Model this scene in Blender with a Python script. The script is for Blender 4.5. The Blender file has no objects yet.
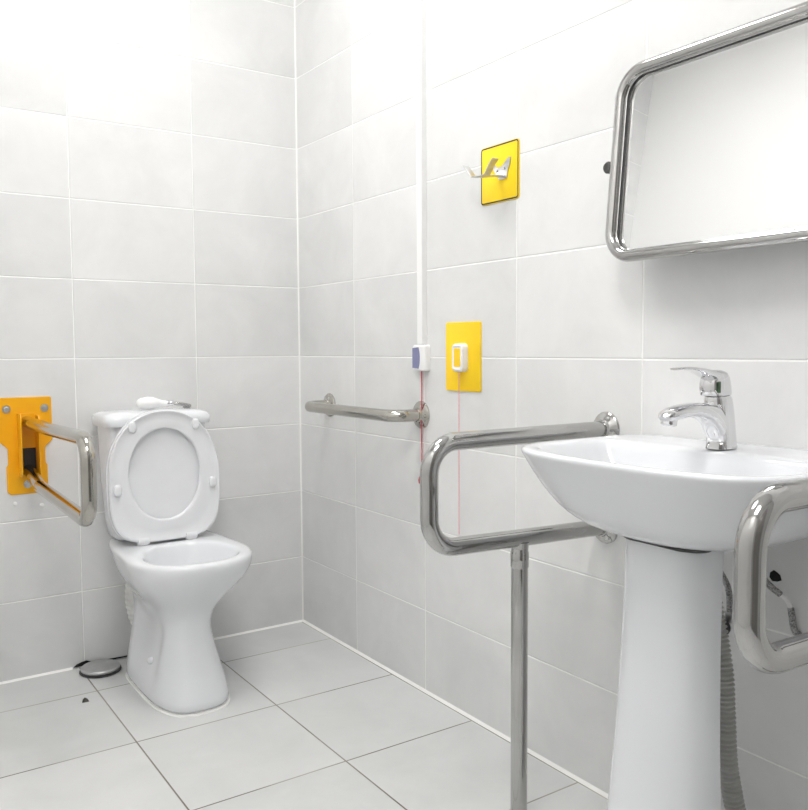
import bpy, bmesh, math
from mathutils import Vector, Matrix

SC = bpy.context.scene
COL = SC.collection
PI = math.pi
WPOS = {}

# ------------------------------------------------------------------ scene tree helpers
def thing(name, label, cat, loc, group=None):
    o = bpy.data.objects.new(name, None)
    COL.objects.link(o)
    o.location = loc
    o.empty_display_size = 0.05
    o['label'] = label
    o['category'] = cat
    if group:
        o['group'] = group
    WPOS[o.name] = Vector(loc)
    return o

def obj(name, bm, mat, parent=None, smooth=True, ang=40, bevel=0, segs=2, origin=None, label=None):
    """link a bmesh (world coordinates) as ONE mesh object, shifted into its parent's frame"""
    bmesh.ops.remove_doubles(bm, verts=bm.verts, dist=1e-6)
    bmesh.ops.recalc_face_normals(bm, faces=bm.faces)
    base = WPOS[parent.name] if parent else Vector(origin or (0, 0, 0))
    bmesh.ops.translate(bm, verts=bm.verts, vec=-base)
    me = bpy.data.meshes.new(name)
    bm.to_mesh(me)
    bm.free()
    if smooth:
        for p in me.polygons:
            p.use_smooth = True
        me.set_sharp_from_angle(angle=math.radians(ang))
    if mat:
        me.materials.append(mat)
    o = bpy.data.objects.new(name, me)
    COL.objects.link(o)
    if parent:
        o.parent = parent
    else:
        o.location = base
    WPOS[o.name] = base
    if bevel:
        b = o.modifiers.new('Bevel', 'BEVEL')
        b.width = bevel
        b.segments = segs
        b.limit_method = 'ANGLE'
        b.angle_limit = math.radians(35)
        b.harden_normals = False
    if label:
        o['label'] = label
    return o

def tag(o, label, cat, group=None):
    o['label'] = label
    o['category'] = cat
    if group:
        o['group'] = group
    return o

def struct(name, bm, mat, **k):
    o = obj(name, bm, mat, None, **k)
    o['kind'] = 'structure'
    return o

# ------------------------------------------------------------------ shape helpers
def NB():
    return bmesh.new()

def box(bm, x0, x1, y0, y1, z0, z1):
    v = [bm.verts.new((x, y, z)) for x in (x0, x1) for y in (y0, y1) for z in (z0, z1)]
    for f in ((0, 1, 3, 2), (4, 6, 7, 5), (0, 4, 5, 1), (2, 3, 7, 6), (0, 2, 6, 4), (1, 5, 7, 3)):
        bm.faces.new([v[i] for i in f])
    return bm

def loft(bm, secs, cap0=True, cap1=True, closed=True, loop=False):
    rows = [[bm.verts.new(p) for p in s] for s in secs]
    n = len(rows[0])
    m = len(rows)
    for i in range(m if loop else m - 1):
        a, b = rows[i], rows[(i + 1) % m]
        for j in range(n if closed else n - 1):
            k = (j + 1) % n
            bm.faces.new((a[j], a[k], b[k], b[j]))
    if not loop:
        if cap0:
            bm.faces.new(list(reversed(rows[0])))
        if cap1:
            bm.faces.new(rows[-1])
    return bm

def rounded_path(pts, r, seg=10):
    pts = [Vector(p) for p in pts]
    if not isinstance(r, (list, tuple)):
        r = [r] * len(pts)
    out = [pts[0]]
    for i in range(1, len(pts) - 1):
        a, b, c = pts[i - 1], pts[i], pts[i + 1]
        d1 = (a - b).normalized()
        d2 = (c - b).normalized()
        ang = d1.angle(d2)
        if r[i] <= 0 or ang > PI - 1e-3:
            out.append(b)
            continue
        t = r[i] / math.tan(ang / 2)
        t = min(t, (a - b).length * .98, (c - b).length * .98)
        rr = t * math.tan(ang / 2)
        cen = b + (d1 + d2).normalized() * (rr / math.sin(ang / 2))
        p0, p1 = b + d1 * t, b + d2 * t
        u, w = (p0 - cen), (p1 - cen)
        tot = u.angle(w)
        ax = u.cross(w).normalized()
        for k in range(seg + 1):
            out.append(cen + Matrix.Rotation(tot * k / seg, 3, ax) @ u)
    out.append(pts[-1])
    return out

def smooth_path(pts, n=8):
    """Catmull-Rom through the points"""
    P = [Vector(p) for p in pts]
    P = [P[0] * 2 - P[1]] + P + [P[-1] * 2 - P[-2]]
    out = []
    for i in range(1, len(P) - 2):
        for k in range(n):
            t = k / n
            a, b, c, d = P[i - 1], P[i], P[i + 1], P[i + 2]
            out.append(.5 * ((2 * b) + (c - a) * t + (2 * a - 5 * b + 4 * c - d) * t * t + (3 * b - a - 3 * c + d) * t ** 3))
    out.append(P[-2])
    return out

def frames(path):
    T = []
    n = len(path)
    for i in range(n):
        a = path[max(i - 1, 0)]
        b = path[min(i + 1, n - 1)]
        T.append((b - a).normalized())
    up = Vector((0, 0, 1)) if abs(T[0].z) < .9 else Vector((1, 0, 0))
    N = (up - T[0] * up.dot(T[0])).normalized()
    fr = []
    for i in range(n):
        N = (N - T[i] * N.dot(T[i])).normalized()
        fr.append((T[i], N, T[i].cross(N)))
    return fr

def tube(bm, path, r, seg=20, cap=True):
    path = [Vector(p) for p in path]
    secs = []
    for i, (p, (t, n, b)) in enumerate(zip(path, frames(path))):
        ri = r[i] if isinstance(r, (list, tuple)) else r
        rn, rb = ri if isinstance(ri, tuple) else (ri, ri)
        secs.append([p + n * (rn * math.cos(2 * PI * k / seg)) + b * (rb * math.sin(2 * PI * k / seg)) for k in range(seg)])
    return loft(bm, secs, cap, cap)

def lathe(bm, prof, origin, axis, seg=32):
    """prof: (radius, height along axis)"""
    o = Vector(origin)
    a = Vector(axis).normalized()
    u = a.orthogonal().normalized()
    w = a.cross(u)
    secs = []
    for r, h in prof:
        r = max(r, 1e-5)
        secs.append([o + a * h + (u * math.cos(2 * PI * k / seg) + w * math.sin(2 * PI * k / seg)) * r for k in range(seg)])
    return loft(bm, secs)

def supere(n, N=64, hx=1, hy=1):
    out = []
    for k in range(N):
        t = 2 * PI * k / N
        c, s = math.cos(t), math.sin(t)
        out.append((hx * math.copysign(abs(c) ** (2 / n), c), hy * math.copysign(abs(s) ** (2 / n), s)))
    return out

def rrect(w, h, r, seg=6):
    """rounded rectangle outline, centred"""
    out = []
    for cx, cy, a0 in ((w / 2 - r, h / 2 - r, 0), (-w / 2 + r, h / 2 - r, 90), (-w / 2 + r, -h / 2 + r, 180), (w / 2 - r, -h / 2 + r, 270)):
        for k in range(seg + 1):
            a = math.radians(a0 + 90 * k / seg)
            out.append((cx + r * math.cos(a), cy + r * math.sin(a)))
    return out

def egg(z, yf, yb, hw, yc, nf, nb, cx, N=72):
    out = []
    for k in range(N):
        t = 2 * PI * k / N
        c, s = math.cos(t), math.sin(t)
        n = nf if s < 0 else nb
        x = hw * math.copysign(abs(c) ** (2 / n), c)
        if s < 0:
            y = yc - (yc - yf) * abs(s) ** (2 / n)
        else:
            y = yc + (yb - yc) * abs(s) ** (2 / n)
        out.append(Vector((cx + x, y, z)))
    return out

def plate(bm, outline, fn, t0, t1):
    """outline (a,b) extruded between two depths; fn(a,b,t) -> world"""
    return loft(bm, [[fn(a, b, t0) for a, b in outline], [fn(a, b, t1) for a, b in outline]])

# ------------------------------------------------------------------ materials
def mat(name, col, rough=.5, metal=0., spec=.5, coat=0., bump=None, noise=None, aniso=0.):
    m = bpy.data.materials.new(name)
    m.use_nodes = True
    nt = m.node_tree
    b = nt.nodes['Principled BSDF']
    b.inputs['Base Color'].default_value = (*col, 1)
    b.inputs['Roughness'].default_value = rough
    b.inputs['Metallic'].default_value = metal
    b.inputs['Specular IOR Level'].default_value = spec
    b.inputs['Coat Weight'].default_value = coat
    b.inputs['Coat Roughness'].default_value = .05
    tc = nt.nodes.new('ShaderNodeTexCoord')
    if noise:      # (scale, second colour, amount-low, amount-high)
        sc, c2, lo, hi = noise
        n = nt.nodes.new('ShaderNodeTexNoise')
        n.inputs['Scale'].default_value = sc
        n.inputs['Detail'].default_value = 6
        nt.links.new(tc.outputs['Object'], n.inputs['Vector'])
        mr = nt.nodes.new('ShaderNodeMapRange')
        mr.inputs[1].default_value = lo
        mr.inputs[2].default_value = hi
        nt.links.new(n.outputs['Fac'], mr.inputs[0])
        mx = nt.nodes.new('ShaderNodeMix')
        mx.data_type = 'RGBA'
        mx.inputs['A'].default_value = (*col, 1)
        mx.inputs['B'].default_value = (*c2, 1)
        nt.links.new(mr.outputs[0], mx.inputs['Factor'])
        nt.links.new(mx.outputs['Result'], b.inputs['Base Color'])
    if bump:       # (scale, strength, distance)
        n = nt.nodes.new('ShaderNodeTexNoise')
        n.inputs['Scale'].default_value = bump[0]
        n.inputs['Detail'].default_value = 3
        nt.links.new(tc.outputs['Object'], n.inputs['Vector'])
        bp = nt.nodes.new('ShaderNodeBump')
        bp.inputs['Strength'].default_value = bump[1]
        bp.inputs['Distance'].default_value = bump[2]
        nt.links.new(n.outputs['Fac'], bp.inputs['Height'])
        nt.links.new(bp.outputs['Normal'], b.inputs['Normal'])
    return m

def tile_mat(name, ax_u, u0, W, ax_v, v0, H, gw, tile, tile2, grout, rough, gbump=.0013, gnoise=None):
    """square-grid tiles: lines where (-axis_u) = u0 + kW and (sign*axis_v) = v0 + kH"""
    m = bpy.data.materials.new(name)
    m.use_nodes = True
    nt = m.node_tree
    L = nt.links.new
    b = nt.nodes['Principled BSDF']
    tc = nt.nodes.new('ShaderNodeTexCoord')
    sep = nt.nodes.new('ShaderNodeSeparateXYZ')
    L(tc.outputs['Object'], sep.inputs[0])
    def M(op, a, c=None, d=None):
        n = nt.nodes.new('ShaderNodeMath')
        n.operation = op
        for i, q in enumerate((a, c, d)):
            if q is None:
                continue
            if isinstance(q, (int, float)):
                n.inputs[i].default_value = q
            else:
                L(q, n.inputs[i])
        return n.outputs[0]
    def axis(a, o, P):
        s = sep.outputs[a[-1]]
        if a[0] == '-':
            s = M('MULTIPLY', s, -1.)
        q = M('DIVIDE', M('SUBTRACT', s, o), P)
        cell = M('FLOOR', q)
        fr = M('SUBTRACT', q, cell)
        dist = M('MULTIPLY', M('MINIMUM', fr, M('SUBTRACT', 1., fr)), P)
        return cell, dist
    cu, du = axis(ax_u, u0, W)
    cv, dv = axis(ax_v, v0, H)
    d = M('MINIMUM', du, dv)
    mr = nt.nodes.new('ShaderNodeMapRange')
    mr.interpolation_type = 'SMOOTHSTEP'
    mr.inputs[1].default_value = gw * .5 - .0005
    mr.inputs[2].default_value = gw * .5 + .0007
    L(d, mr.inputs[0])
    comb = nt.nodes.new('ShaderNodeCombineXYZ')
    L(cu, comb.inputs[0]); L(cv, comb.inputs[1])
    wn = nt.nodes.new('ShaderNodeTexWhiteNoise')
    wn.noise_dimensions = '3D'
    L(comb.outputs[0], wn.inputs['Vector'])
    # cloudy body of each tile, shifted per tile so the print does not run across the joints
    off = nt.nodes.new('ShaderNodeVectorMath'); off.operation = 'MULTIPLY_ADD'
    L(wn.outputs['Color'], off.inputs[0])
    off.inputs[1].default_value = (7, 7, 7)
    L(tc.outputs['Object'], off.inputs[2])
    nz = nt.nodes.new('ShaderNodeTexNoise')
    nz.inputs['Scale'].default_value = 4.5
    nz.inputs['Detail'].default_value = 7
    nz.inputs['Roughness'].default_value = .6
    nz.inputs['Distortion'].default_value = .4
    L(off.outputs[0], nz.inputs['Vector'])
    f = M('ADD', M('MULTIPLY', M('SUBTRACT', nz.outputs['Fac'], .5), 1.5),
          M('ADD', M('MULTIPLY', M('SUBTRACT', wn.outputs['Value'], .5), .45), .5))
    cl = nt.nodes.new('ShaderNodeClamp')
    L(f, cl.inputs[0])
    mx = nt.nodes.new('ShaderNodeMix'); mx.data_type = 'RGBA'
    mx.inputs['A'].default_value = (*tile, 1)
    mx.inputs['B'].default_value = (*tile2, 1)
    L(cl.outputs[0], mx.inputs['Factor'])
    mg = nt.nodes.new('ShaderNodeMix'); mg.data_type = 'RGBA'
    mg.inputs['A'].default_value = (*grout, 1)
    if gnoise:
        gn = nt.nodes.new('ShaderNodeTexNoise')
        gn.inputs['Scale'].default_value = 2.2
        L(tc.outputs['Object'], gn.inputs['Vector'])
        gm = nt.nodes.new('ShaderNodeMapRange')
        gm.inputs[1].default_value = .40
        gm.inputs[2].default_value = .62
        L(gn.outputs['Fac'], gm.inputs[0])
        g2 = nt.nodes.new('ShaderNodeMix'); g2.data_type = 'RGBA'
        g2.inputs['A'].default_value = (*grout, 1)
        g2.inputs['B'].default_value = (*gnoise, 1)
        L(gm.outputs[0], g2.inputs['Factor'])
        L(g2.outputs['Result'], mg.inputs['A'])
    L(mx.outputs['Result'], mg.inputs['B'])
    L(mr.outputs[0], mg.inputs['Factor'])
    L(mg.outputs['Result'], b.inputs['Base Color'])
    rr = nt.nodes.new('ShaderNodeMapRange')
    rr.inputs[3].default_value = .8
    rr.inputs[4].default_value = rough
    L(mr.outputs[0], rr.inputs[0])
    L(rr.outputs[0], b.inputs['Roughness'])
    b.inputs['Specular IOR Level'].default_value = .4
    # joints sit a little below the glaze
    hb = nt.nodes.new('ShaderNodeMapRange')
    hb.interpolation_type = 'SMOOTHSTEP'
    hb.inputs[1].default_value = gw * .5 - .0012
    hb.inputs[2].default_value = gw * .5 + .0016
    L(d, hb.inputs[0])
    bp = nt.nodes.new('ShaderNodeBump')
    bp.inputs['Strength'].default_value = 1.
    bp.inputs['Distance'].default_value = gbump
    L(hb.outputs[0], bp.inputs['Height'])
    L(bp.outputs['Normal'], b.inputs['Normal'])
    return m

TILE = (.64, .645, .645)
TILE2 = (.78, .78, .78)
GROUT = (.90, .90, .89)
m_wall_back = tile_mat('grey_wall_tile_back', '-X', .3943, .3986, 'Z', .2481, .25, .0034, TILE, TILE2, GROUT, .38)
m_wall_right = tile_mat('grey_wall_tile_right', '-Y', .3961, .3986, 'Z', .2481, .25, .0034, TILE, TILE2, GROUT, .38)
m_floor = tile_mat('grey_floor_tile', '-X', .0086, .4, '-Y', .226, .4, .0038, (.55, .56, .555), (.67, .675, .675), (.17, .155, .12), .42, .0006, gnoise=(.46, .44, .38))
m_wallgrey = mat('grey_wall_paint', (.42, .42, .42), .6, bump=(40, .1, .001))
m_wallpaint = mat('white_wall_paint', (.82, .82, .815), .6, bump=(40, .1, .001))
m_ceiling = mat('white_ceiling_paint', (.85, .85, .85), .8, bump=(60, .1, .001))
m_caulk = mat('white_silicone', (.90, .90, .885), .5, noise=(12, (.86, .855, .83), .4, .7))
m_ceramic = mat('white_glazed_ceramic', (.745, .76, .785), .12, spec=.5, coat=.25, noise=(3, (.725, .74, .765), .3, .7))
m_plastic = mat('white_gloss_plastic', (.77, .78, .80), .25, noise=(20, (.75, .76, .785), .3, .7))
m_plastic_w = mat('white_matt_plastic', (.86, .86, .86), .4, noise=(20, (.84, .84, .84), .3, .7))
m_rubber_shade = mat('dark_rubber_and_shade', (.03, .03, .03), .6, noise=(20, (.05, .05, .05), .3, .7))  # dark rubber; on the hinge rod it stands for shade
m_steel = mat('polished_stainless_tube', (.52, .515, .505), .09, 1., noise=(9, (.44, .435, .425), .35, .75), bump=(35, .05, .001))
m_steel_warm = mat('polished_steel_warm', (.51, .495, .455), .11, 1., noise=(9, (.43, .415, .375), .35, .75), bump=(35, .05, .001))
m_chrome = mat('chrome_plate', (.78, .78, .79), .05, 1., noise=(9, (.74, .74, .75), .35, .75))
m_zinc = mat('zinc_plated_bolt', (.66, .66, .655), .3, 1., noise=(60, (.5, .5, .5), .35, .75))
m_pivot = mat('dark_steel_pivot', (.16, .16, .16), .25, 1., noise=(30, (.12, .12, .12), .35, .75))
m_mirror = mat('mirror_glass', (.95, .955, .955), .0, 1., noise=(2, (.94, .945, .945), .3, .7))
m_orange = mat('amber_powder_coat', (.90, .43, .002), .36, noise=(18, (.85, .395, .002), .35, .7), bump=(140, .04, .001))
m_yellow = mat('yellow_plastic_plate', (.97, .64, .004), .35, noise=(10, (.94, .61, .004), .35, .7))
m_lemon = mat('lemon_sign_plate', (.97, .68, .004), .35, noise=(10, (.94, .65, .004), .35, .7))
m_black = mat('black_print', (.02, .018, .012), .5, noise=(30, (.035, .03, .02), .3, .7))
m_violet = mat('violet_grey_panel', (.20, .21, .37), .4, noise=(20, (.23, .24, .40), .3, .7))
m_red = mat('red_cord', (.42, .03, .045), .6, noise=(200, (.55, .06, .08), .4, .6))
m_pink = mat('red_translucent_cord', (.80, .32, .34), .6, noise=(200, (.85, .40, .42), .4, .6))
m_redbead = mat('red_pull_bead', (.50, .02, .03), .3, noise=(30, (.42, .02, .03), .4, .6))
m_corr = mat('grey_corrugated_plastic', (.50, .50, .48), .45, noise=(16, (.40, .40, .38), .35, .7))
m_corr_w = mat('white_corrugated_plastic', (.78, .78, .76), .45, noise=(16, (.70, .70, .67), .35, .7))
m_braid = mat('braided_steel_hose', (.45, .45, .45), .35, .8, noise=(400, (.14, .14, .14), .4, .6), bump=(500, .5, .001))
m_dark = mat('dark_gap', (.012, .012, .012), .9, noise=(30, (.02, .02, .02), .3, .7))
m_capsteel = mat('brushed_drain_cap', (.60, .60, .60), .42, .8, noise=(25, (.48, .48, .48), .35, .7), bump=(60, .1, .001))
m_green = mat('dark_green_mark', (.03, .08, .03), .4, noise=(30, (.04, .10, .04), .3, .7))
m_door = mat('grey_door_laminate', (.16, .15, .14), .45, noise=(7, (.20, .19, .18), .35, .7))
m_doorframe = mat('grey_door_frame', (.25, .25, .25), .45, noise=(7, (.28, .28, .28), .35, .7))

def emit_mat(name, col, strength):
    m = bpy.data.materials.new(name)
    m.use_nodes = True
    b = m.node_tree.nodes['Principled BSDF']
    b.inputs['Base Color'].default_value = (.9, .9, .9, 1)
    b.inputs['Emission Color'].default_value = (*col, 1)
    b.inputs['Emission Strength'].default_value = strength
    return m
m_lamp = emit_mat('lit_lamp_diffuser', (1.0, .985, .965), 17.)

# ------------------------------------------------------------------ the room
RW, RD, RH = 1.84, 3.35, 2.75          # width (x), depth (y), height
bm = NB(); box(bm, -RW - .12, .12, -RD - .12, .12, -.10, 0)
struct('floor', bm, m_floor, smooth=False)
bm = NB(); box(bm, -RW - .12, .12, -RD - .12, .12, RH, RH + .1)
struct('ceiling', bm, m_ceiling, smooth=False)
bm = NB(); box(bm, -RW, 0, 0, .12, 0, RH)
struct('wall_back', bm, m_wall_back, smooth=False)
bm = NB(); box(bm, 0, .12, -RD - .12, .12, 0, RH)
struct('wall_right', bm, m_wall_right, smooth=False)
bm = NB(); box(bm, -RW - .12, -RW, -RD - .12, .12, 0, RH)
struct('wall_left', bm, m_wallpaint, smooth=False)
bm = NB(); box(bm, -RW, 0, -RD - .12, -RD, 0, RH)
struct('wall_front', bm, m_wallgrey, smooth=False)
# door behind the camera
bm = NB(); box(bm, -1.40, -.52, -RD, -RD + .035, .005, 2.02)
dr = struct('door_1', bm, m_door, bevel=.003)
bm = NB()
box(bm, -1.47, -1.40, -RD, -RD + .05, 0, 2.09)
box(bm, -.52, -.45, -RD, -RD + .05, 0, 2.09)
box(bm, -1.40, -.52, -RD, -RD + .05, 2.02, 2.09)
obj('door_frame', bm, m_doorframe, dr, bevel=.003)
bm = NB(); tube(bm, rounded_path([(-.60, -RD + .035, 1.0), (-.60, -RD + .085, 1.0), (-.72, -RD + .085, 1.0)], .015), .009)
obj('door_handle', bm, m_steel, dr)
# silicone beads along the floor and up the corner
def bead(name, p0, p1, n1, n2, r):
    bm = NB()
    p0, p1, n1, n2 = map(Vector, (p0, p1, n1, n2))
    prof = [Vector((0, 0, 0)), n1 * r, n1 * r * .45 + n2 * r * .45, n2 * r]
    loft(bm, [[p0 + q for q in prof], [p1 + q for q in prof]])
    return struct(name, bm, m_caulk, ang=60)
bead('trim_1', (0, 0, .0), (0, -RD, .0), (-1, 0, 0), (0, 0, 1), .007)
bead('trim_2', (-.55, 0, .0), (0, 0, .0), (0, -1, 0), (0, 0, 1), .006)
bead('trim_3', (-RW, 0, .0), (-.83, 0, .0), (0, -1, 0), (0, 0, 1), .006)
bead('trim_4', (0, 0, .006), (0, 0, RH), (0, -1, 0), (-1, 0, 0), .004)

# ceiling lamp panels (above the frame of the photograph)
def ceiling_lamp(cx, cy, w, d, label):
    t = thing('ceiling_light', label, 'light', (cx, cy, RH), 'ceiling lamps')
    bm = NB()
    loft(bm, [[Vector((cx + a, cy + b, RH)) for a, b in rrect(w + .04, d + .04, .02)],
              [Vector((cx + a, cy + b, RH - .03)) for a, b in rrect(w + .04, d + .04, .02)]])
    obj('housing', bm, m_plastic_w, t, ang=30)
    bm = NB()
    loft(bm, [[Vector((cx + a, cy + b, RH - .0301)) for a, b in rrect(w, d, .02)],
              [Vector((cx + a, cy + b, RH - .042)) for a, b in rrect(w - .02, d - .02, .02)]])
    obj('diffuser', bm, m_lamp, t, ang=30)
ceiling_lamp(-.76, -.90, .50, .50, 'square white ceiling light panel above the toilet end of the room')
ceiling_lamp(-1.30, -2.25, .58, .58, 'square white ceiling light panel above the door end of the room')

# ------------------------------------------------------------------ toilet
TX = -.589
toilet = thing('toilet', 'white ceramic close-coupled toilet with raised seat standing against the back wall', 'toilet', (TX, -.33, 0))
S = [  # z, y front, y back, half width, yc, n front, n back
    (.000, -.564, -.110, .113, -.32, 2.9, 5), (.012, -.566, -.108, .115, -.32, 2.9, 5), (.05, -.556, -.108, .111, -.32, 2.9, 5),
    (.10, -.533, -.108, .101, -.31, 2.8, 5), (.15, -.512, -.106, .090, -.31, 2.7, 5), (.20, -.496, -.104, .081, -.30, 2.6, 5),
    (.235, -.491, -.100, .080, -.30, 2.6, 5), (.265, -.497, -.090, .090, -.31, 2.5, 5), (.295, -.515, -.075, .113, -.33, 2.5, 5),
    (.33, -.545, -.06, .142, -.36, 2.5, 5), (.36, -.566, -.045, .161, -.39, 2.5, 5), (.39, -.582, -.036, .174, -.41, 2.5, 5),
    (.413, -.590, -.034, .182, -.39, 2.35, 5), (.425, -.588, -.036, .1815, -.39, 2.35, 5), (.430, -.579, -.045, .174, -.39, 2.35, 5),
    (.430, -.556, -.272, .142, -.425, 2.4, 2.4), (.426, -.549, -.278, .135, -.425, 2.4, 2.4), (.411, -.542, -.285, .127, -.425, 2.4, 2.4),
    (.36, -.52, -.30, .108, -.42, 2.2, 2.2), (.30, -.48, -.32, .08, -.41, 2, 2), (.25, -.45, -.34, .045, -.40, 2, 2)]
bm = NB()
secs = []
for (z, yf, yb, hw, yc, nf, nb) in S:
    ring = egg(z, yf, yb, hw, yc, nf, nb, TX)
    for v in ring:
        v.x += -.007 + .015 * min(1, max(0, (z - .2) / .2))
    for v in ring:          # the rim narrows towards the wall
        if v.y > yc:
            v.x = TX + .008 + (v.x - TX - .008) * (1 - .12 * (v.y - yc) / (yb - yc) * max(0, min(1, (z - .26) / .1)))
    if .03 < z < .24:
        # recessed panel on each side of the foot, where the trapway is
        for v in ring:
            side = abs(v.x - TX) / hw
            wy = max(0, min(1, (v.y + .44) / .05)) * max(0, min(1, (-.20 - v.y) / .03))
            wz = max(0, min(1, (z - .04) / .05)) * max(0, min(1, (.25 - z) / .05))
            if side > .7:
                v.x -= math.copysign(.016 * wy * wz, v.x - TX)
    secs.append(ring)
loft(bm, secs)
bowl = obj('bowl', bm, m_ceramic, toilet, ang=60)
ss = bowl.modifiers.new('Sub', 'SUBSURF'); ss.levels = 1; ss.render_levels = 1
# thin sealing joint on the floor
bm = NB()
loft(bm, [egg(.0, -.5675, -.106, .1165, -.32, 2.9, 5, TX - .007), egg(.004, -.567, -.107, .1157, -.32, 2.9, 5, TX - .007)])
obj('floor_seal', bm, m_caulk, toilet)
# bolt caps in the side recess
for s in (-1, 1):
    bm = NB()
    lathe(bm, [(.011, 0), (.011, .004), (.009, .010), (.005, .013), (0, .0135)], (TX - .007 + s * .084, -.35, .105), (s, 0, .15), 20)
    obj('bolt_cap', bm, m_plastic, toilet)
# cistern
def rsec(z, hw, y0, y1, n=7, cx=TX, N=72):
    yc, hy = (y0 + y1) / 2, (y1 - y0) / 2
    return [Vector((cx + a, yc + b, z)) for a, b in supere(n, N, hw, hy)]
bm = NB()
loft(bm, [rsec(.4305, .124, -.165, -.05), rsec(.440, .133, -.178, -.04), rsec(.49, .141, -.186, -.033), rsec(.62, .150, -.194, -.026), rsec(.788, .156, -.200, -.022)])
cist = obj('cistern', bm, m_ceramic, toilet, ang=50)
bm = NB()
loft(bm, [rsec(.788, .161, -.202, -.018), rsec(.790, .168, -.212, -.012), rsec(.800, .170, -.215, -.010), rsec(.815, .169, -.214, -.011),
          rsec(.825, .163, -.207, -.018, 6), rsec(.832, .138, -.188, -.038, 5), rsec(.834, .09, -.14, -.08, 4)])
obj('cistern_lid', bm, m_ceramic, toilet, ang=60)
# raised seat ring and cover, built flat in (u, w) and stood up against the cistern
SB = Vector((-.591, -.240, .436)); ST = Vector((-.591, -.226, .838))
wdir = (ST - SB).normalized(); udir = Vector((1, 0, 0)); ndir = udir.cross(wdir).normalized()
if ndir.y > 0:
    ndir = -ndir
LEN = (ST - SB).length
def sp(u, w, t):
    return SB + udir * u + wdir * w + ndir * t
def oval(hw, w0, w1, wc, nt, nb, N=72):
    out = []
    for k in range(N):
        a = 2 * PI * k / N
        c, s = math.cos(a), math.sin(a)
        n = nt if s > 0 else nb
        u = hw * math.copysign(abs(c) ** (2 / n), c)
        w = wc + ((w1 - wc) if s > 0 else (wc - w0)) * math.copysign(abs(s) ** (2 / n), s)
        out.append((u, w))
    return out
outer = oval(.172, .0, LEN, .200, 2.15, 3.9)
inner = oval(.111, .066, LEN - .056, .212, 2.05, 2.1)
prof = [(0, .001), (0, .012), (.03, .0155), (.10, .017), (.45, .0165), (.86, .0165), (.90, .019), (.96, .019), (1.0, .016), (1.0, .004), (.96, .0), (.05, .0)]
bm = NB()
secs = []
for (uo, wo), (ui, wi) in zip(outer, inner):
    secs.append([sp(ui + (uo - ui) * s, wi + (wo - wi) * s, t) for s, t in prof])
loft(bm, secs, loop=True)
seat = obj('seat', bm, m_plastic, toilet, ang=50)
for u, w in ((-.098, .355), (.098, .355), (-.148, .168), (.148, .168)):
    bm = NB()
    secs = []
    for t, k in ((.016, 1), (.021, 1), (.0245, .85), (.026, .5)):
        secs.append([sp(u + a * k, w + b * k, t) for a, b in supere(2.6, 24, .0115, .0175)])
    loft(bm, secs)
    obj('bumper', bm, m_plastic, seat)
bm = NB()
lo = oval(.175, -.002, LEN + .002, .200, 2.15, 3.9)
secs = []
for k, t in ((.90, -.004), (.97, -.0015), (1.0, -.003), (1.0, -.012), (.985, -.017), (.93, -.020), (.5, -.022)):
    secs.append([sp(a * k, .2 + (b - .2) * k, t) for a, b in lo])
loft(bm, secs)
obj('seat_cover', bm, m_plastic, toilet, ang=50)
for s in (-1, 1):
    bm = NB()
    lathe(bm, [(.010, 0), (.013, .002), (.013, .036), (.010, .038)], (-.591 + s * .075 - .019, -.248, .4425), (1, 0, 0), 24)
    box(bm, -.591 + s * .075 - .012, -.591 + s * .075 + .012, -.258, -.238, .4305, .444)
    obj('hinge', bm, m_plastic, toilet)
bm = NB(); tube(bm, [(-.591 - .056, -.246, .4405), (-.591 + .056, -.246, .4405)], .005, 12)
obj('hinge_rod_gap_shade', bm, m_rubber_shade, toilet)  # hinge bar coloured near black for the shade in the gap between hinges

# white waste connector behind the foot
def corrugated(bm, path, r, amp, pitch, seg=24):
    P = [Vector(p) for p in path]
    L = [0]
    for a, b in zip(P, P[1:]):
        L.append(L[-1] + (b - a).length)
    n = int(L[-1] / pitch * 6)
    pts, rad = [], []
    j = 0
    for i in range(n + 1):
        s = L[-1] * i / n
        while j < len(L) - 2 and L[j + 1] < s:
            j += 1
        f = (s - L[j]) / max(1e-9, L[j + 1] - L[j])
        pts.append(P[j].lerp(P[j + 1], f))
        rad.append(r + amp * math.sin(2 * PI * i / 6))
    return tube(bm, pts, rad, seg)
wp = thing('waste_pipe', 'white corrugated waste pipe curving down behind the left of the toilet foot', 'pipe', (-.655, -.06, 0))
bm = NB()
corrugated(bm, smooth_path([(-.626, -.044, .285), (-.632, -.043, .25), (-.634, -.043, .21), (-.624, -.043, .15), (-.60, -.043, .09), (-.59, -.043, .022)], 10), .034, .0014, .016)
obj('hose', bm, m_corr_w, wp)
bm = NB(); lathe(bm, [(.040, .001), (.042, .004), (.042, .016), (.036, .021)], (-.59, -.046, 0), (0, 0, 1), 32)
obj('collar', bm, m_corr_w, wp)

# round steel drain cap by the wall
dc = thing('drain_cover', 'round grey steel drain cover on the floor against the back wall', 'drain cover', (-.760, -.066, 0))
bm = NB(); lathe(bm, [(.062, .0005), (.064, .003), (.063, .007), (.06, .008)], (-.760, -.0705, 0), (0, 0, 1), 40)
obj('rim', bm, m_rubber_shade, dc)
bm = NB(); lathe(bm, [(.058, .0081), (.060, .010), (.060, .015), (.057, .018), (.03, .0195), (0, .0198)], (-.760, -.0705, 0), (0, 0, 1), 40)
obj('cap', bm, m_capsteel, dc)
bm = NB()
loft(bm, [[Vector((-.797 + a, -.0002, .004 + b)) for a, b in ((-.030, 0), (.150, 0), (.150, .0035), (.032, .006), (.010, .015), (-.006, .012), (-.02, .008))],
          [Vector((-.797 + a, -.003, .004 + b)) for a, b in ((-.030, 0), (.150, 0), (.150, .0035), (.032, .006), (.010, .015), (-.006, .012), (-.02, .008))]])
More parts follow.
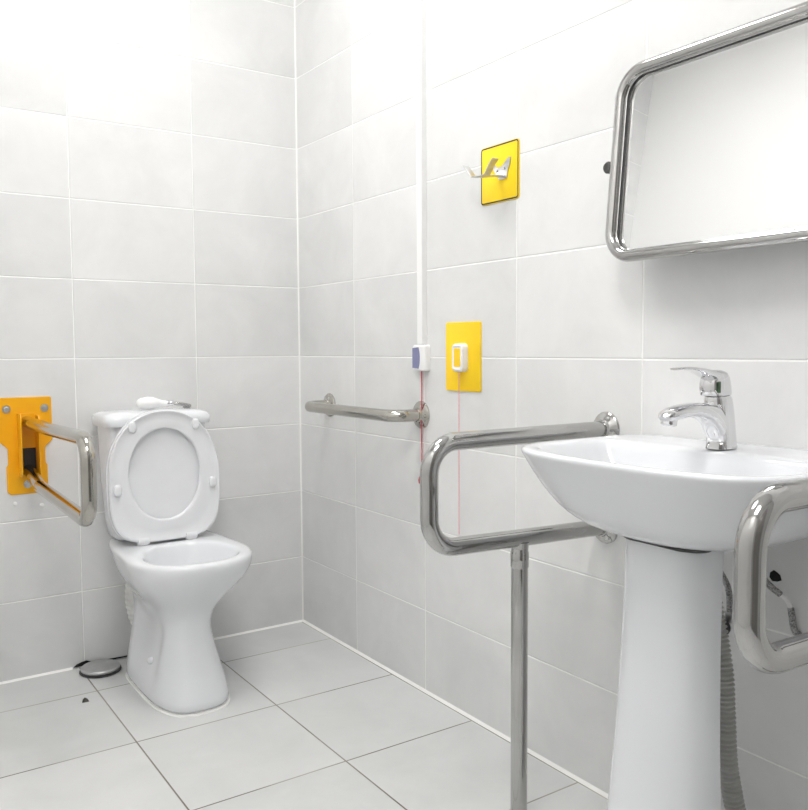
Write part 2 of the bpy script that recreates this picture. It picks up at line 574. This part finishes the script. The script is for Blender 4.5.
tag(obj('broken_caulk', bm, m_dark, origin=(-.797, -.0015, .004)), 'dark crumbled gap in the wall joint behind the steel drain cover', 'gap')
# small dark chip on the floor
bm = NB()
c = Vector((-.8573, -.2808, 0))
pts = [(-.010, -.010), (.009, -.011), (.010, -.002), (.002, .014), (-.006, .006)]
loft(bm, [[c + Vector((a, b, .0003)) for a, b in pts], [c + Vector((a * .8, b * .8, .005)) for a, b in pts], [c + Vector((a * .3, b * .3, .009)) for a, b in pts]])
tag(obj('stone_chip', bm, m_black, origin=c), 'tiny black chip lying on the floor tile in front of the drain cover', 'chip')

# hand shower lying on the cistern lid
hs = thing('hand_shower', 'white bidet hand shower with steel hose lying on the cistern lid', 'hand shower', (-.59, -.12, .834))
bm = NB()
secs = []
for x, ry, rz, zc in ((-.640, .004, .004, .852), (-.636, .016, .013, .853), (-.624, .024, .018, .8545), (-.605, .027, .020, .8555), (-.587, .023, .018, .856), (-.570, .016, .013, .854), (-.556, .0125, .010, .8525), (-.545, .0115, .0095, .852)):
    secs.append([Vector((x, -.125 + ry * math.cos(2 * PI * k / 24), zc + rz * math.sin(2 * PI * k / 24))) for k in range(24)])
loft(bm, secs)
obj('spray_head', bm, m_plastic_w, hs)
bm = NB(); lathe(bm, [(.0095, 0), (.0105, .002), (.0105, .010), (.008, .012), (.009, .014), (.009, .024), (.006, .026)], (-.546, -.125, .852), (1, 0, -.03), 24)
obj('coupling', bm, m_chrome, hs)
bm = NB()
corrugated(bm, smooth_path([(-.522, -.125, .851), (-.50, -.123, .8485), (-.475, -.113, .8435), (-.455, -.09, .8385), (-.448, -.06, .838), (-.446, -.03, .836), (-.445, -.0075, .822), (-.445, -.0072, .78), (-.445, -.0072, .70)], 8), .0056, .0005, .005, 12)
obj('hose', bm, m_steel, hs)

# ------------------------------------------------------------------ fold-up grab rail on the amber bracket (back wall)
BX = -.941
gr = thing('folding_grab_rail', 'folding steel grab rail on an amber yellow wall bracket left of the toilet', 'grab rail', (BX, 0, .58))
pl = [(-.078, .877), (-.074, .881), (.069, .881), (.073, .877), (.073, .746), (.051, .724), (.051, .676), (.056, .668), (.056, .592), (.046, .582), (-.051, .582), (-.061, .592), (-.061, .668), (-.056, .676), (-.056, .724), (-.078, .746)]
pl.reverse()
pl = list(reversed(pl))
bm = NB(); plate(bm, pl, lambda a, b, t: Vector((BX + a, t, b)), -.0001, -.005)
brk = obj('bracket_plate', bm, m_orange, gr, ang=30, bevel=.0012)
for s, zt in ((-1, .832), (1, .826)):
    bm = NB()
    x0 = BX + s * .0235
    out = [(-.005, .640), (-.050, .640), (-.062, .650), (-.062, zt - .01), (-.054, zt), (-.005, zt)]
    plate(bm, out, lambda a, b, t: Vector((x0 + s * t, a, b)), 0, .004)
    obj('bracket_cheek', bm, m_orange, gr, ang=30, bevel=.001)
bm = NB(); box(bm, BX - .0232, BX + .0232, -.011, -.0052, .725, .832)
obj('bracket_channel', bm, m_orange, gr, bevel=.001)
bm = NB(); box(bm, BX - .0232, BX + .0232, -.0075, -.0052, .642, .724)
obj('bracket_slot', bm, m_rubber_shade, gr, bevel=.001, label='black inner face between the bracket cheeks')
for x, z in ((-.997, .846), (-.8885, .846), (-.9445, .612)):
    bm = NB()
    lathe(bm, [(.012, 0), (.012, .002)], (x, -.0051, z), (0, -1, 0), 24)
    lathe(bm, [(.0085, .002), (.0085, .006), (.006, .0075), (0, .0078)], (x, -.0051, z), (0, -1, 0), 6)
    obj('bolt', bm, m_zinc, gr, ang=30)
bm = NB()
tube(bm, rounded_path([(BX, -.012, .806), (BX, -.30, .806), (BX, -.765, .817), (BX, -.765, .619), (BX, -.18, .628), (BX, -.012, .656)], [0, .0, .055, .055, .03, 0], 12), .0180, 24)
obj('grab_bar', bm, m_steel_warm, gr, ang=60)
for x, z in ((-.9816, .5532), (-.9044, .5416)):
    bm = NB(); lathe(bm, [(.0065, 0), (.0065, .002), (.004, .0035), (0, .0036)], (x, -.0001, z), (0, -1, 0), 16)
    tag(obj('wall_plug', bm, m_plastic_w, origin=(x, -.0001, z)),
        'small white filled screw hole below the amber bracket, %s of the two' % ('left' if x < -.95 else 'right'), 'wall plug', 'filled screw holes')

# ------------------------------------------------------------------ wall flange + rails on the right wall
def flange(name, parent, y, z, r, tr, m=m_steel):
    bm = NB()
    lathe(bm, [(r, .0001), (r, .003), (r * .93, .0065), (r * .75, .009), (tr * 1.45, .011), (tr * 1.18, .014), (tr * 1.08, .020), (tr * .9, .0205)], (0, y, z), (-1, 0, 0), 40)
    f = obj(name, bm, m, parent, ang=35)
    for k in range(3):
        a = PI / 2 + k * 2 * PI / 3 + .5
        bm = NB()
        rr = (r * .75 + tr) / 2 + .003
        lathe(bm, [(.0048, .0085), (.0048, .012), (.003, .0135), (0, .0138)], (0, y + rr * math.cos(a), z + rr * math.sin(a)), (-1, 0, 0), 14)
        obj('screw', bm, m_zinc, f, ang=35)
    return f
# short U grab bar beside the toilet
ub = thing('wall_grab_bar', 'short steel U-shaped grab bar on the right wall beside the toilet', 'grab bar', (0, -.495, .80))
bm = NB()
tube(bm, rounded_path([(-.004, -.780, .829), (-.098, -.780, .829), (-.098, -.226, .829), (-.004, -.226, .829)], .05, 12), .0180, 24)
obj('bar', bm, m_steel_warm, ub, ang=60)
flange('wall_flange', ub, -.780, .829, .041, .0180, m_steel_warm)
flange('wall_flange', ub, -.226, .829, .041, .0180, m_steel_warm)
# the two rails either side of the basin
def basin_rail(y, label, xe, zt, zb, zw, r=.018):
    t = thing('basin_grab_rail', label, 'grab rail', (0, y, 0), 'grab rails either side of the basin')
    bm = NB()
    tube(bm, rounded_path([(-.004, y, zt), (xe, y, zt), (xe, y, zb), (-.004, y, zw)], .062, 14), r, 28)
    obj('loop', bm, m_steel, t, ang=60)
    flange('wall_flange', t, y, zt, .038, .018)
    flange('wall_flange', t, y, zw, .038, .018)
    lx = -.257
    zl = zb + (zw - zb) * (lx - xe) / (0 - xe)
    bm = NB()
    tube(bm, [(lx, y, .004), (lx, y, zl - .030)], .0176, 24)
    lg = obj('leg', bm, m_steel, t, ang=60)
    bm = NB()
    tube(bm, [(lx, y, zl - .062), (lx, y, zl - .060), (lx, y, zl - .030), (lx, y, zl - .027), (lx, y, zl - .020), (lx, y, zl - .008)], [.0178, .0192, .0192, .0178, .0182, .0200], 24)
    obj('saddle_collar', bm, m_steel, lg, ang=50)
    bm = NB(); lathe(bm, [(.036, .0002), (.036, .003), (.033, .007), (.022, .009), (.019, .02), (.0168, .0205)], (lx, y, 0), (0, 0, 1), 32)
    obj('foot_flange', bm, m_steel, lg, ang=35)
    return t
basin_rail(-1.495, 'steel grab rail loop with floor leg on the left of the washbasin', -.488, .8425, .637, .622)
basin_rail(-2.198, 'steel grab rail loop cut by the photo edge on the right of the washbasin', -.522, .838, .638, .625, .0186)

# ------------------------------------------------------------------ cable duct and pull-cord switches
bm = NB()
for_sec = [(-.0001, -.0125), (-.017, -.0125), (-.018, -.0115), (-.018, .0115), (-.017, .0125), (-.0001, .0125)]
loft(bm, [[Vector((a, -.796 + b, z)) for a, b in for_sec] for z in (1.036, RH)])
tag(obj('cable_duct', bm, m_plastic_w, ang=30, origin=(0, -.796, 1.036)), 'white cable duct running up the right wall from the call switch', 'cable duct')

cs = thing('call_switch', 'white call switch with violet panel and red cord at the cable duct end', 'switch', (0, -.7925, .958))
bm = NB()
def yz(yc, zc):
    return lambda a, b, t: Vector((t, yc + a, zc + b))
f = yz(-.7925, .996)
loft(bm, [[f(a, b, t) for a, b in rrect(.063 - 2 * i, .076 - 2 * i, .007)] for t, i in ((-.0001, 0), (-.016, 0), (-.0195, .0025), (-.020, .006))])
hz = obj('housing', bm, m_plastic_w, cs, ang=50)
bm = NB()
out = []
for k in range(9):
    q = -1 + 2 * k / 8
    out.append((-.004 + .0065 * q * q - .004, q * .031))
out = [(.029, -.029), (.029, .029)] + [(a, b) for a, b in reversed(out)]
plate(bm, out, f, -.0201, -.0211)
obj('violet_panel', bm, m_violet, hz, ang=30)
bm = NB()
tube(bm, smooth_path([(-.012, -.798, .9585), (-.012, -.798, .90), (-.012, -.797, .80), (-.012, -.797, .640)], 6), .0019, 8)
cord = obj('cord', bm, m_red, cs)
bm = NB(); lathe(bm, [(.002, .012), (.008, .006), (.011, -.004), (.010, -.014), (.004, -.018)], (-.012, -.797, .644), (0, 0, 1), 20)
obj('bead', bm, m_redbead, cord)

ys = thing('pull_cord_switch', 'white pull-cord switch on a plain yellow plate with thin red cord', 'switch', (0, -.977, .905))
f = yz(-.980, 1.0005)
bm = NB()
loft(bm, [[f(a, b, t) for a, b in rrect(.152 - 2 * i, .188 - 2 * i, .006)] for t, i in ((-.0001, 0), (-.0035, 0), (-.0045, .001))])
obj('yellow_plate', bm, m_yellow, ys, ang=40)
f = yz(-.9785, .998)
bm = NB()
loft(bm, [[f(a, b, t) for a, b in rrect(.052 - 2 * i, .078 - 2 * i, max(.004, .014 - i))] for t, i in ((-.0046, 0), (-.019, .001), (-.023, .004), (-.024, .0075), (-.0220, .0095), (-.022, .012))])
sh = obj('switch_housing', bm, m_plastic_w, ys, ang=50)
bm = NB()
plate(bm, rrect(.028, .050, .004), f, -.0221, -.0226)
obj('yellow_inset', bm, m_yellow, sh, ang=40)
bm = NB()
tube(bm, smooth_path([(-.014, -.976, .9595), (-.014, -.976, .90), (-.014, -.976, .75), (-.014, -.976, .511)], 6), .0011, 8)
obj('cord', bm, m_pink, ys)

# ------------------------------------------------------------------ yellow sign plate with steel crutch hook
hk = thing('crutch_hook', 'steel double hook on a square yellow plate with black border', 'hook', (0, -1.1305, 1.394))
f = yz(-1.1305, 1.4665)
bm = NB()
loft(bm, [[f(a, b, t) for a, b in rrect(.147 - 2 * i, .146 - 2 * i, .009)] for t, i in ((-.0001, 0), (-.0028, 0), (-.0034, .0006))])
sg = obj('sign_plate', bm, m_lemon, hk, ang=40)
bm = NB()
ro, ri = rrect(.1445, .1435, .008), rrect(.1375, .1365, .005)
secs = [[f(o[0], o[1], -.0035), f(o[0], o[1], -.0037), f(i[0], i[1], -.0037), f(i[0], i[1], -.0035)] for o, i in zip(ro, ri)]
loft(bm, secs, loop=True)
obj('black_border', bm, m_black, sg, smooth=False)
# butterfly shaped base plate
bm = NB()
out = [(.020, .004), (.023, .014), (.017, .016), (.008, .008), (-.006, .010), (-.024, .024), (-.032, .024), (-.030, .012), (-.022, -.006), (-.020, -.018), (.002, -.018), (.012, -.008)]
f2 = yz(-1.136, 1.470)
out = [(a * 1.25, b * 1.2) for a, b in out]
plate(bm, out, f2, -.0038, -.0062)
hb = obj('hook_base', bm, m_zinc, hk, ang=30, bevel=.0006)
for a, b in ((-.018, .004), (.010, .002)):
    bm = NB(); q = f2(a, b, -.0062)
    lathe(bm, [(.004, 0), (.004, .001), (.002, .002), (0, .0021)], q, (-1, 0, 0), 14)
    obj('screw', bm, m_steel, hb)
def strip(bm, path, w, t, wdir):
    """flat bar along a path; w = width along wdir"""
    path = [Vector(p) for p in path]
    secs = []
    wd = Vector(wdir).normalized()
    for p, (tt, _, _) in zip(path, frames(path)):
        side = (wd - tt * wd.dot(tt)).normalized()
        nn = tt.cross(side)
        secs.append([p + side * (w / 2) + nn * (t / 2), p - side * (w / 2) + nn * (t / 2), p - side * (w / 2) - nn * (t / 2), p + side * (w / 2) - nn * (t / 2)])
    return loft(bm, secs)
bm = NB()
strip(bm, rounded_path([(-.0064, -1.140, 1.456), (-.030, -1.140, 1.4545), (-.054, -1.120, 1.453)], .01, 5), .018, .0025, (0, 1, 0))
obj('hook_arm', bm, m_zinc, hk, ang=35)
bm = NB()
strip(bm, rounded_path([(-.054, -1.1755, 1.4890), (-.054, -1.160, 1.476), (-.054, -1.142, 1.4535), (-.054, -1.090, 1.4565), (-.054, -1.0565, 1.4925)], [0, .02, .012, .006, 0], 6), .020, .0025, (1, 0, 0))
obj('hook_prongs', bm, m_zinc, hk, ang=35, bevel=.0006)

# ------------------------------------------------------------------ tilting mirror
MY, TILT = -1.865, .093
mc = Vector((-.062, MY, 1.3975))
mu = Vector((0, 1, 0)); mw = Vector((math.sin(TILT), 0, math.cos(TILT)))   # top leans back to the wall
mn = Vector((-math.cos(TILT), 0, math.sin(TILT)))
mr = thing('tilting_mirror', 'wide steel tube framed mirror tilted on the wall above the washbasin', 'mirror', (0, MY, 1.40))
MW, MH = .590, .380
def mp(a, b, t):
    return mc + mu * a + mw * b + mn * t
cor = [(MW / 2, MH / 2), (-MW / 2, MH / 2), (-MW / 2, -MH / 2), (MW / 2, -MH / 2)]
path = []
for (a, b) in rrect(MW, MH, .055, 12):
    path.append(mp(a, b, 0))
secs = []
n = len(path)
for i in range(n):
    t = (path[(i + 1) % n] - path[i - 1]).normalized()
    side = t.cross(mn).normalized()
    secs.append([path[i] + side * (.0125 * math.cos(2 * PI * k / 20)) + mn * (.0125 * math.sin(2 * PI * k / 20)) for k in range(20)])
bm = NB(); loft(bm, secs, loop=True)
mf = obj('mirror_frame', bm, m_steel, mr, ang=60)
bm = NB()
plate(bm, rrect(MW - .004, MH - .004, .054, 12), mp, -.0095, -.0115)
obj('mirror_glass', bm, m_mirror, mr, ang=30)
bm = NB()
secs = [[mp(*o, -.0094), mp(*o, -.0065), mp(*i, -.0065), mp(*i, -.0094)] for o, i in zip(rrect(MW - .010, MH - .010, .050, 12), rrect(MW - .0225, MH - .0225, .044, 12))]
loft(bm, secs, loop=True)
obj('sealing_strip', bm, m_rubber_shade, mr, ang=30)
bm = NB()
plate(bm, rrect(MW - .008, MH - .008, .052, 12), mp, -.0116, -.014)
obj('backing', bm, m_plastic_w, mr, ang=30)
for s in (-1, 1):
    yy = MY + s * (MW / 2 + .0255)
    bm = NB()
    lathe(bm, [(.022, .0001), (.022, .003), (.018, .006), (.008, .008), (.007, .040), (.0125, .042), (.0125, .060), (.009, .064), (0, .0645)], (0, yy, 1.3995), (-1, 0, 0), 28)
    pv = obj('pivot_bracket', bm, m_pivot, mr, ang=35)
    bm = NB()
    lathe(bm, [(.0055, 0), (.0055, .008)], (-.055, yy - s * .0005, 1.3995), (0, -s, 0), 16)
    obj('pivot_pin', bm, m_pivot, pv, ang=35)

# ------------------------------------------------------------------ washbasin on pedestal
BY = -1.862
wb = thing('washbasin', 'white ceramic washbasin on a tall pedestal on the right wall', 'washbasin', (-.2, BY, 0))
NBP = 96
def bsec(z, hw, xf, xb, n=4.0, bow=.0):
    """outline seen from above: flat back at x=xb, bowed front at x=xf"""
    out = []
    xc, hx = (xf + xb) / 2, (xb - xf) / 2
    for k in range(NBP):
        t = 2 * PI * k / NBP
        c, s = math.cos(t), math.sin(t)
        y = hw * math.copysign(abs(s) ** (2 / n), s)
        nn = n if c < 0 else 9
        if c >= 0:
            y = hw * math.copysign(abs(s) ** (2 / 9), s)
        x = xc + hx * math.copysign(abs(c) ** (2 / nn), c)
        q = 1 - (y / hw) ** 2
        x -= bow * q * max(0, -(x - xc) / hx)
        out.append(Vector((x, BY + y, z)))
    return out
bm = NB()
BW = .272
secs = [bsec(.695, .085, -.275, -.075, 2.6), bsec(.6965, .110, -.300, -.065, 2.7), bsec(.704, .154, -.330, -.055, 2.8), bsec(.719, .194, -.350, -.045, 3.0, .004), bsec(.740, .226, -.364, -.03, 3.2, .008),
        bsec(.770, .250, -.375, -.016, 3.5, .014), bsec(.798, .264, -.384, -.006, 3.9, .02), bsec(.822, .271, -.391, -.001, 4.3, .026), bsec(.833, .2735, -.394, -.0005, 4.6, .03),
        bsec(.8385, .2735, -.394, -.0006, 4.6, .03), bsec(.8415, .270, -.390, -.002, 4.6, .03),
        bsec(.842, .262, -.382, -.010, 4.5, .03)]
secs += [bsec(.8405, BW - .026, -.368, -.135, 4.0, .03), bsec(.836, BW - .033, -.361, -.142, 3.8, .03), bsec(.81, BW - .050, -.345, -.15, 3.4, .026),
         bsec(.77, BW - .080, -.325, -.16, 3, .02), bsec(.735, BW - .13, -.30, -.175, 2.6, .01), bsec(.722, BW - .21, -.27, -.20, 2.2, 0)]
loft(bm, secs)
basin = obj('basin', bm, m_ceramic, wb, ang=60)
ss = basin.modifiers.new('Sub', 'SUBSURF'); ss.levels = 1; ss.render_levels = 1
bm = NB(); lathe(bm, [(.022, 0), (.022, .002), (.018, .0035), (.006, .002), (0, .0018)], (-.235, BY, .7222), (0, 0, 1), 28)
obj('waste_outlet', bm, m_chrome, basin, ang=40)
# hollow pedestal: U-shaped in plan, open towards the wall
def psec(z, hw, xf, xb):
    out, inn = [], []
    n = 28
    for k in range(n + 1):
        a = PI / 2 + PI * k / n
        c, s = math.cos(a), math.sin(a)
        x = math.copysign(abs(c) ** (2 / 2.5), c); y = math.copysign(abs(s) ** (2 / 2.5), s)
        L = (xb - xf)
        out.append(Vector((xb + L * x if c < 0 else xb, BY + hw * y, z)))
        inn.append(Vector((xb + (L - .018) * x if c < 0 else xb, BY + (hw - .016) * y, z)))
    return out + list(reversed(inn))
bm = NB()
loft(bm, [psec(0, .122, -.345, -.238), psec(.02, .122, -.345, -.238), psec(.10, .114, -.333, -.237), psec(.22, .105, -.320, -.234), psec(.35, .097, -.310, -.230), psec(.50, .091, -.302, -.225), psec(.60, .089, -.298, -.222), psec(.692, .088, -.295, -.219), psec(.706, .083, -.287, -.219)])
ped = obj('pedestal', bm, m_ceramic, wb, ang=50)
# dark joint between bowl and pedestal
bm = NB()
loft(bm, [bsec(.689, .084, -.292, -.21, 2.5), bsec(.6945, .0885, -.298, -.21, 2.5)])
obj('joint_seal', bm, m_rubber_shade, wb)

# ------------------------------------------------------------------ mixer tap
fa = thing('mixer_tap', 'chrome single-lever mixer tap on the back of the washbasin', 'tap', (-.108, BY, .842))
def esec(c, t, rw, rn, n=2.4, N=28):
    """cross-section at c: normal direction t lies in the x-z plane; rw = half width along y, rn = half size in plane"""
    t = Vector(t).normalized()
    nn = Vector((-t.z, 0, t.x))
    return [Vector(c) + Vector((0, 1, 0)) * a + nn * b for a, b in supere(n, N, rw, rn)]
bm = NB()
loft(bm, [esec((-.105, BY, .8421), (0, 0, 1), .0225, .031), esec((-.105, BY, .848), (0, 0, 1), .022, .030), esec((-.106, BY, .862), (0, 0, 1), .0215, .0285), esec((-.109, BY, .885), (.0, 0, 1), .0215, .0275), esec((-.112, BY, .905), (.0, 0, 1), .0215, .027),
          esec((-.115, BY, .920), (-.0, 0, 1), .0215, .0265), esec((-.118, BY, .932), (-.05, 0, 1), .021, .0255), esec((-.119, BY, .936), (-.05, 0, 1), .019, .023)])
obj('body', bm, m_chrome, fa, ang=50)
bm = NB()
sec = []
P = [(-.112, .880), (-.124, .893), (-.140, .903), (-.160, .910), (-.190, .9145), (-.222, .913), (-.246, .909), (-.259, .9055), (-.267, .903)]
R = [(.0205, .030), (.0205, .027), (.0200, .0205), (.0195, .0155), (.0190, .0125), (.0185, .0120), (.0180, .0115), (.0160, .0095), (.008, .004)]
pp = [Vector((x, BY, z)) for x, z in P]
for i, (c, r) in enumerate(zip(pp, R)):
    d = (pp[min(i + 1, len(pp) - 1)] - pp[max(i - 1, 0)])
    sec.append(esec(c, d, r[0], r[1], 2.6))
loft(bm, sec)
obj('spout', bm, m_chrome, fa, ang=50)
bm = NB(); lathe(bm, [(.0110, 0), (.0135, .004), (.0135, .015), (.0115, .0165), (.010, .0145), (0, .0145)], (-.2485, BY, .9065), (-.22, 0, -1), 28)
obj('aerator', bm, m_chrome, fa, ang=40)
bm = NB()
loft(bm, [esec((-.120, BY, .9365), (-.05, 0, 1), .019, .022, 3), esec((-.1235, BY, .939), (-.05, 0, 1), .0215, .0275, 3), esec((-.1265, BY, .953), (-.10, 0, 1), .0215, .0275, 3.2), esec((-.1285, BY, .965), (-.25, 0, 1), .021, .026, 3),
          esec((-.131, BY, .973), (-.30, 0, 1), .019, .022, 3), esec((-.133, BY, .978), (-.35, 0, 1), .014, .014, 2.6)])
lever = obj('lever_cap', bm, m_chrome, fa, ang=50)
bm = NB()
P = [(-.118, .966, .018, .008), (-.138, .9715, .0195, .0095), (-.158, .9775, .0185, .0075), (-.180, .9835, .017, .0042), (-.205, .9865, .0155, .0030), (-.228, .9865, .0135, .0024), (-.239, .9855, .009, .0018)]
pp = [Vector((x, BY, z)) for x, z, _, _ in P]
sec = []
for i, c in enumerate(pp):
    d = (pp[min(i + 1, len(pp) - 1)] - pp[max(i - 1, 0)])
    sec.append(esec(c, d, P[i][2], P[i][3], 2.6))
loft(bm, sec)
obj('lever', bm, m_chrome, fa, ang=50)
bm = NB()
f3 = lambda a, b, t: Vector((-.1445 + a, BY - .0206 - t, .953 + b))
plate(bm, rrect(.007, .020, .001), f3, 0, .0014)  # thin dark green rectangle on the side of the lever cap
obj('green_mark', bm, m_green, lever, ang=30, label='small dark green mark on the lever cap')

# ------------------------------------------------------------------ plumbing under the basin
wh = thing('waste_hose', 'grey corrugated waste hose hanging behind the pedestal', 'hose', (-.10, -1.90, 0))
bm = NB()
corrugated(bm, smooth_path([(-.118, -1.846, .645), (-.118, -1.855, .58), (-.117, -1.872, .50), (-.115, -1.883, .43), (-.115, -1.888, .36), (-.114, -1.893, .28), (-.110, -1.902, .22), (-.10, -1.912, .16), (-.08, -1.925, .10), (-.06, -1.93, .04), (-.06, -1.93, .003)], 8), .0165, .0022, .0085, 24)
obj('corrugated_tube', bm, m_corr, wh)
bm = NB(); lathe(bm, [(.018, 0), (.022, .003), (.022, .05), (.018, .055), (.018, .07)], (-.118, -1.846, .61), (0, 0, 1), 28)
obj('trap_nut', bm, m_corr, wh)

def supply(label, y, z, hose_pts, group):
    t = thing('angle_valve', label, 'valve', (0, y, z), group)
    bm = NB()
    lathe(bm, [(.024, .0001), (.024, .002), (.012, .006), (.0085, .007), (.0085, .05), (.006, .052)], (0, y, z), (-1, 0, 0), 24)
    b = obj('valve_body', bm, m_chrome, t, ang=35)
    bm = NB(); lathe(bm, [(.0085, 0), (.0085, .012), (.0105, .013), (.0105, .024), (.007, .026)], (-.035, y, z), (0, 0, 1), 6)
    obj('hose_nut', bm, m_zinc, t, ang=30)
    bm = NB(); lathe(bm, [(.008, 0), (.015, .002), (.016, .012), (.010, .016), (0, .0165)], (-.0505, y, z), (-1, 0, 0), 12)
    obj('valve_knob', bm, m_rubber_shade, t, ang=30)
    bm = NB(); tube(bm, smooth_path(hose_pts, 8), .006, 12)
    obj('supply_hose', bm, m_braid, t)
supply('chrome angle valve with braided hose beside the waste hose behind the pedestal', -1.838, .497,
       [(-.035, -1.838, .521), (-.035, -1.837, .55), (-.038, -1.832, .575), (-.05, -1.825, .60), (-.08, -1.82, .64), (-.10, -1.83, .68)], None)
# second connection seen through the right rail
sv = thing('wall_hose', 'braided hose with white elbow seen through the right grab rail under the basin', 'hose', (0, -1.935, .50))
bm = NB(); tube(bm, smooth_path([(-.13, -1.925, .70), (-.10, -1.925, .665), (-.06, -1.912, .620), (-.038, -1.915, .596), (-.020, -1.930, .576)], 8), .006, 12)
obj('upper_hose', bm, m_braid, sv)
bm = NB(); tube(bm, smooth_path([(-.020, -1.930, .576), (-.019, -1.938, .5715), (-.019, -1.945, .565), (-.019, -1.950, .556)], 6), .0042, 12)
obj('elbow', bm, m_plastic_w, sv)
bm = NB(); tube(bm, smooth_path([(-.019, -1.950, .556), (-.019, -1.953, .54), (-.018, -1.955, .525), (-.012, -1.956, .512), (-.0005, -1.956, .506)], 6), .006, 12)
obj('lower_hose', bm, m_braid, sv)
bm = NB()
out = [(.012, -.004), (.011, .005), (.004, .011), (-.003, .008), (-.009, .004), (-.012, -.005), (-.004, -.009), (.006, -.010)]
plate(bm, out, yz(-1.908, .601), -.0001, -.0012)
tag(obj('pipe_hole', bm, m_dark, origin=(0, -1.908, .601)), 'small black ragged hole in the wall tile under the washbasin', 'hole')

# ------------------------------------------------------------------ camera
cam = bpy.data.cameras.new('camera')
co = bpy.data.objects.new('camera', cam)
COL.objects.link(co)
yaw, pit, rol = .593501, -.06694, -.005523
F = Vector((math.sin(yaw) * math.cos(pit), math.cos(yaw) * math.cos(pit), math.sin(pit)))
R0 = Vector((math.cos(yaw), -math.sin(yaw), 0)); U0 = R0.cross(F)
Rr = R0 * math.cos(rol) + U0 * math.sin(rol); Ur = -R0 * math.sin(rol) + U0 * math.cos(rol)
Mx = Matrix((Rr, Ur, -F)).transposed().to_4x4()
Mx.translation = Vector((-1.41416, -2.78340, 1.02261))
co.matrix_world = Mx
cam.sensor_fit = 'HORIZONTAL'
cam.sensor_width = 36
cam.lens = 36 * 837.22 / 808
cam.clip_start = .02
SC.camera = co

# ------------------------------------------------------------------ world + view
w = bpy.data.worlds.new('world')
SC.world = w
w.use_nodes = True
w.node_tree.nodes['Background'].inputs[0].default_value = (.5, .5, .5, 1)
w.node_tree.nodes['Background'].inputs[1].default_value = .05
vs = SC.view_settings
SC.display_settings.display_device = 'sRGB'
vs.view_transform = 'Standard'
vs.look = 'None'
vs.gamma = 1
vs.use_curve_mapping = False
vs.exposure = 0.42
SC.cycles.diffuse_bounces = 10
SC.cycles.glossy_bounces = 6
